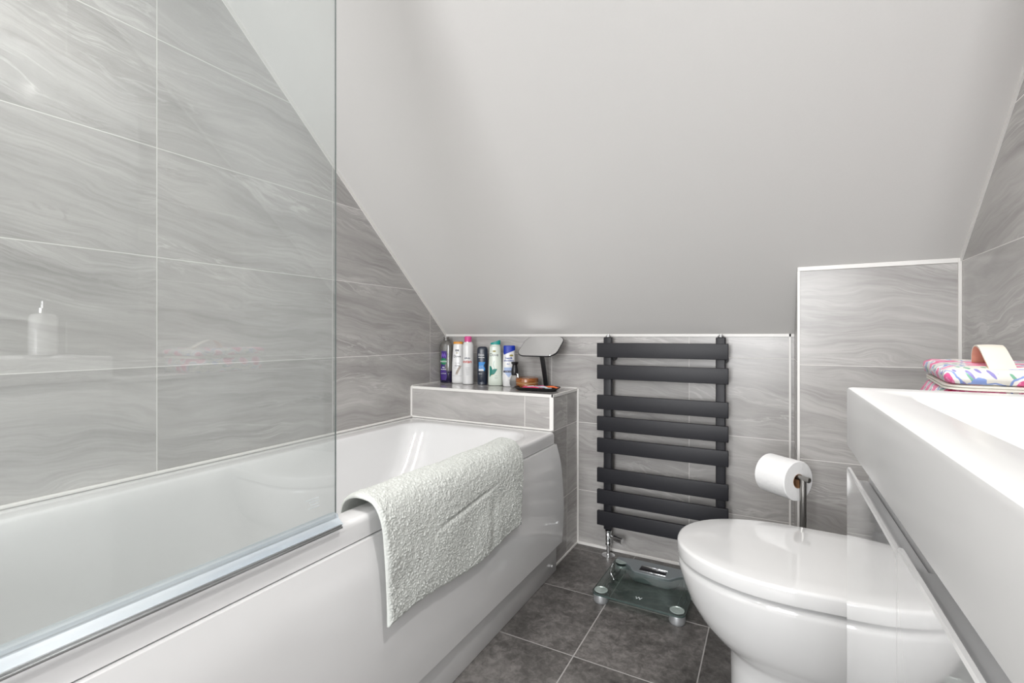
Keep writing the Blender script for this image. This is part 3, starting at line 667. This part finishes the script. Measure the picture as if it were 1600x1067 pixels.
# table mirror
tm = thing('table_mirror', 'tilted rounded black-framed table mirror on a black stem, standing on the ledge', 'mirror', (-.885, 1.975, Z0), 0)
bm = bmesh.new(); loft(bm, [superell(.034 - d, .030 - d, z, 40, 2.4) for d, z in ((.002, 0), (0, .001), (0, .005), (.003, .007))]); obj('base', bm, M['black'], tm)
bm = bmesh.new(); loft(bm, [rrect(cx - .0105, cx + .0105, cy - .004, cy + .004, .0015, z, 2) for cx, cy, z in ((-.008, -.002, .006), (-.0105, -.020, .08), (-.0145, -.044, .1735))]); obj('stem', bm, M['black'], tm)
def mirror_disc(s_, z0, z1, b):
    W, H, r = .192 * s_, .142 * s_, .038
    g = bmesh.new(); loft(g, [rrect(-W / 2 + b, W / 2 - b, -H / 2 + b, H / 2 - b, r, z0, 8), rrect(-W / 2, W / 2, -H / 2, H / 2, r, z0 + .001, 8), rrect(-W / 2, W / 2, -H / 2, H / 2, r, z1, 8), rrect(-W / 2 + b, W / 2 - b, -H / 2 + b, H / 2 - b, r, z1 + .0006, 8)])
    bmesh.ops.transform(g, matrix=Matrix.Translation((-.009, -.058, .1885)) @ Matrix.Rotation(math.radians(-2), 4, 'Z') @ Matrix.Rotation(math.radians(36), 4, 'X'), verts=g.verts); return g
obj('mirror_frame', mirror_disc(1, -.005, .0, .0008), M['black'], tm)
obj('mirror_glass', mirror_disc(.975, -.001, .0009, .0004), M['mirror'], tm)
# black tray with razors
TR = Vector((-.888, 1.868, Z0))
tr = thing('soap_tray', 'shallow black rounded tray at the front corner of the ledge, holding razors', 'tray', TR, math.radians(6))
bm = bmesh.new()
loft(bm, [rrect(-.082, .082, -.040, .040, .03, 0), rrect(-.096, .096, -.052, .052, .035, .011), rrect(-.099, .099, -.055, .055, .036, .0135), rrect(-.097, .097, -.053, .053, .035, .0145), rrect(-.092, .092, -.048, .048, .033, .012), rrect(-.082, .082, -.040, .040, .03, .0035)])
obj('dish', bm, mat('matt_black_silicone', (.010, .010, .011), .5), tr)
def razor(label, loc, rz, mh, mg):
    t = thing('safety_razor', label, 'razor', loc, rz, 'razors in the black tray'); t.scale = (.78, .78, .78)
    bm = bmesh.new(); tube(bm, [(-.062, 0, .004), (-.045, 0, .0075), (-.02, .001, .008), (.01, 0, .011), (.032, -.001, .010), (.05, 0, .007)], [.0035, .0068, .0058, .0065, .005, .0035], 14); obj('handle', bm, mh, t)
    bm = bmesh.new(); tube(bm, [(-.040, 0, .0115), (-.02, .001, .0125), (.01, 0, .0155), (.028, 0, .0145)], [.0015, .004, .0042, .002], 10); obj('grip', bm, mg, t)
    bm = bmesh.new(); bx(bm, .047, .061, -.021, .021, .001, .009, bev=.002); h = obj('head', bm, mh, t)
    bm = bmesh.new()
    for k in range(3): bx(bm, .050 + k * .003, .0512 + k * .003, -.018, .018, .0088, .0094)
    obj('blade', bm, M['chrome'], h)
razor('pink and pale blue razor lying across the black tray', TR + Vector((-.022, -.010, .0045)), math.radians(-8), ink('pink_handle', (232, 80, 120)), ink('pale_blue_grip', (190, 215, 225)))
razor('white-handled razor with a magenta grip in the black tray', TR + Vector((.012, .018, .0045)), math.radians(-20), ink('white_handle', (215, 225, 232)), ink('magenta_grip', (200, 60, 130)))
razor('orange and black razor at the far end of the black tray', TR + Vector((.040, .030, .0055)), math.radians(4), ink('orange_handle', (235, 110, 50)), M['black'])

# ------------------------------------------------------------ floral washbag
def floral(name, base=(.68, .66, .60)):
    n = NT(name); v, s = n.pos()
    wv = n.new('ShaderNodeVectorMath', operation='ADD'); n.t.links.new(v, wv.inputs[0])
    nz = n.new('ShaderNodeTexNoise'); nz.inputs['Scale'].default_value = 55; n.t.links.new(v, nz.inputs['Vector'])
    sc_ = n.new('ShaderNodeVectorMath', operation='SCALE'); n.t.links.new(nz.outputs[1], sc_.inputs[0]); sc_.inputs['Scale'].default_value = .010
    n.t.links.new(sc_.outputs[0], wv.inputs[1])
    def voro(scale, off, vec=None):
        a = n.new('ShaderNodeVectorMath', operation='ADD'); n.put(a.inputs[0], vec or wv.outputs[0]); a.inputs[1].default_value = off
        q = n.new('ShaderNodeTexVoronoi'); q.inputs['Scale'].default_value = scale; n.t.links.new(a.outputs[0], q.inputs['Vector'])
        return q.outputs['Distance'], q.outputs['Color']
    col = (*base, 1)
    # stems and leaves: stretched cells
    sx = n.comb(n.math('MULTIPLY_ADD', s[2], 1.6, n.math('MULTIPLY', s[0], 2.6)), n.math('MULTIPLY', s[1], 1.0), n.math('MULTIPLY', s[2], .7))
    d, c = voro(34, (3, 1, 2), sx); col = n.mix(n.math('LESS_THAN', d, .30), col, srgb(112, 165, 140))
    d, c = voro(30, (9, 4, 7), sx); col = n.mix(n.math('LESS_THAN', d, .22), col, srgb(135, 128, 185))
    d, c = voro(26, (0, 0, 0))
    col = n.mix(n.math('LESS_THAN', d, .60), col, srgb(128, 150, 205)); col = n.mix(n.math('LESS_THAN', d, .53), col, srgb(240, 236, 230)); col = n.mix(n.math('LESS_THAN', d, .43), col, srgb(226, 96, 150))
    d2, c = voro(120, (5, 5, 5)); pet = n.math('MULTIPLY', n.math('LESS_THAN', d, .43), n.math('LESS_THAN', d2, .28)); col = n.mix(pet, col, srgb(238, 150, 190))
    col = n.mix(n.math('LESS_THAN', d, .10), col, srgb(200, 40, 90))
    n.put(n.b.inputs['Base Color'], col); n.b.inputs['Roughness'].default_value = .45; n.b.inputs['Coat Weight'].default_value = .15
    n.bump(n.noise(v, 25, 3), .3, .004)
    return n.m
FL = floral('floral_oilcloth')
BZ = .7905
bag = thing('wash_bag', 'cream washbag with pink floral print, zip and handle, lying on the cistern unit', 'wash bag', (0, 0, 0))
def skew(x, y): return x + max(0, min(1, (.36 - x) / .12)) * .13 * (y - .95)
def blob(x0, x1, y0, y1, r, z, amp=.003, seed=0):
    return [(skew(x, y) + amp * noise.noise(Vector((x * 20, y * 20, seed))), y + amp * noise.noise(Vector((x * 20, y * 20, seed + 5))), z + amp * 1.2 * noise.noise(Vector((x * 14, y * 14, seed + 9 + z * 20)))) for x, y, z in rrect(x0, x1, y0, y1, r, z, 8)]
bx_, by_ = (.236, .462), (.955, 1.235)
bm = bmesh.new()
loft(bm, [blob(.232, .461, .965, 1.23, .03, BZ, 0), blob(.226, .463, .955, 1.238, .035, BZ + .006, .002), blob(.222, .464, .952, 1.242, .035, BZ + .025, .004), blob(.232, .462, .956, 1.236, .035, BZ + .044, .003), blob(.238, .460, .960, 1.23, .03, BZ + .050, .001)])
obj('lower_body', bm, FL, bag, angle=70)
bm = bmesh.new()
loft(bm, [blob(.238, .460, .956, 1.23, .03, BZ + .0500, 0), blob(.231, .461, .948, 1.236, .035, BZ + .0512, 0), blob(.231, .461, .948, 1.236, .035, BZ + .0538, 0), blob(.234, .460, .950, 1.234, .035, BZ + .0546, 0),
          blob(.231, .461, .948, 1.236, .035, BZ + .0556, 0), blob(.231, .461, .948, 1.236, .035, BZ + .0578, 0), blob(.238, .460, .956, 1.23, .03, BZ + .059, 0)])
obj('zip', bm, mat('cream_zip_tape', (.74, .71, .64), .5, noise_amt=.05, nscale=300), bag, angle=40)['label'] = 'cream zip'
bm = bmesh.new()
rows = []
def lid_sec(d, z, amp): 
    out = []
    for x, y, zz in rrect(.232 + d, .463 - d * .3, .948 + d, 1.25 - d, .028, z, 8):
        k = max(0, min(1, (.30 - x) / .07)); yk2 = max(0, (y - 1.0) / .25)
        out.append((skew(x, y) - .006 * k * yk2 + amp * noise.noise(Vector((x * 18, y * 18, z * 9))), y, zz + .004 * k * yk2 + amp * noise.noise(Vector((x * 12, y * 30, 3 + z * 40)))))
    return out
loft(bm, [lid_sec(.010, BZ + .0592, 0), lid_sec(.002, BZ + .061, .001), lid_sec(0, BZ + .068, .004), lid_sec(.002, BZ + .077, .004), lid_sec(.012, BZ + .083, .003), lid_sec(.04, BZ + .086, .004), lid_sec(.09, BZ + .087, .003)])
top = obj('top_panel', bm, FL, bag, angle=70)
strap = mat('cream_strap_leather', (.70, .66, .58), .45, noise_amt=.02, bump=.15); under = mat('peach_strap_lining', (.72, .46, .30), .6)
P = smooth_prof([(1.100, .872), (1.088, .878), (1.080, .892), (1.066, .903), (1.046, .907), (1.024, .903), (1.000, .891), (.976, .878), (.958, .868)], 5)
bm = bmesh.new()
def strap_rows(off):
    out = []
    for i, (y, z) in enumerate(P):
        a, b = P[max(i - 1, 0)], P[min(i + 1, len(P) - 1)]; d = Vector((b[0] - a[0], b[1] - a[1])).normalized()
        nn = Vector((d[1], -d[0])) * -1 if True else 0
        k = i / (len(P) - 1); xo = .300 - .017 * k
        yy, zz = y + nn[0] * -off, z + nn[1] * -off
        out.append([(xo + .031 * j / 4, yy, zz + .0008 * math.sin(PI * j / 4)) for j in range(5)])
    return out
up, dn = strap_rows(.0012), strap_rows(-.0012)
ring = [u_ + d_[::-1] for u_, d_ in zip(up, dn)]
loft(bm, ring)
bm.normal_update()
for f_ in bm.faces:
    pass
o = obj('handle', bm, [strap, under], top, angle=60)
zc = .880
for p_ in o.data.polygons:
    c_ = p_.center; 
    if len(p_.vertices) == 4:
        ctr = Vector((c_.x, 1.027, .868)); 
        if p_.normal.dot(c_ - ctr) < -.002: p_.material_index = 1
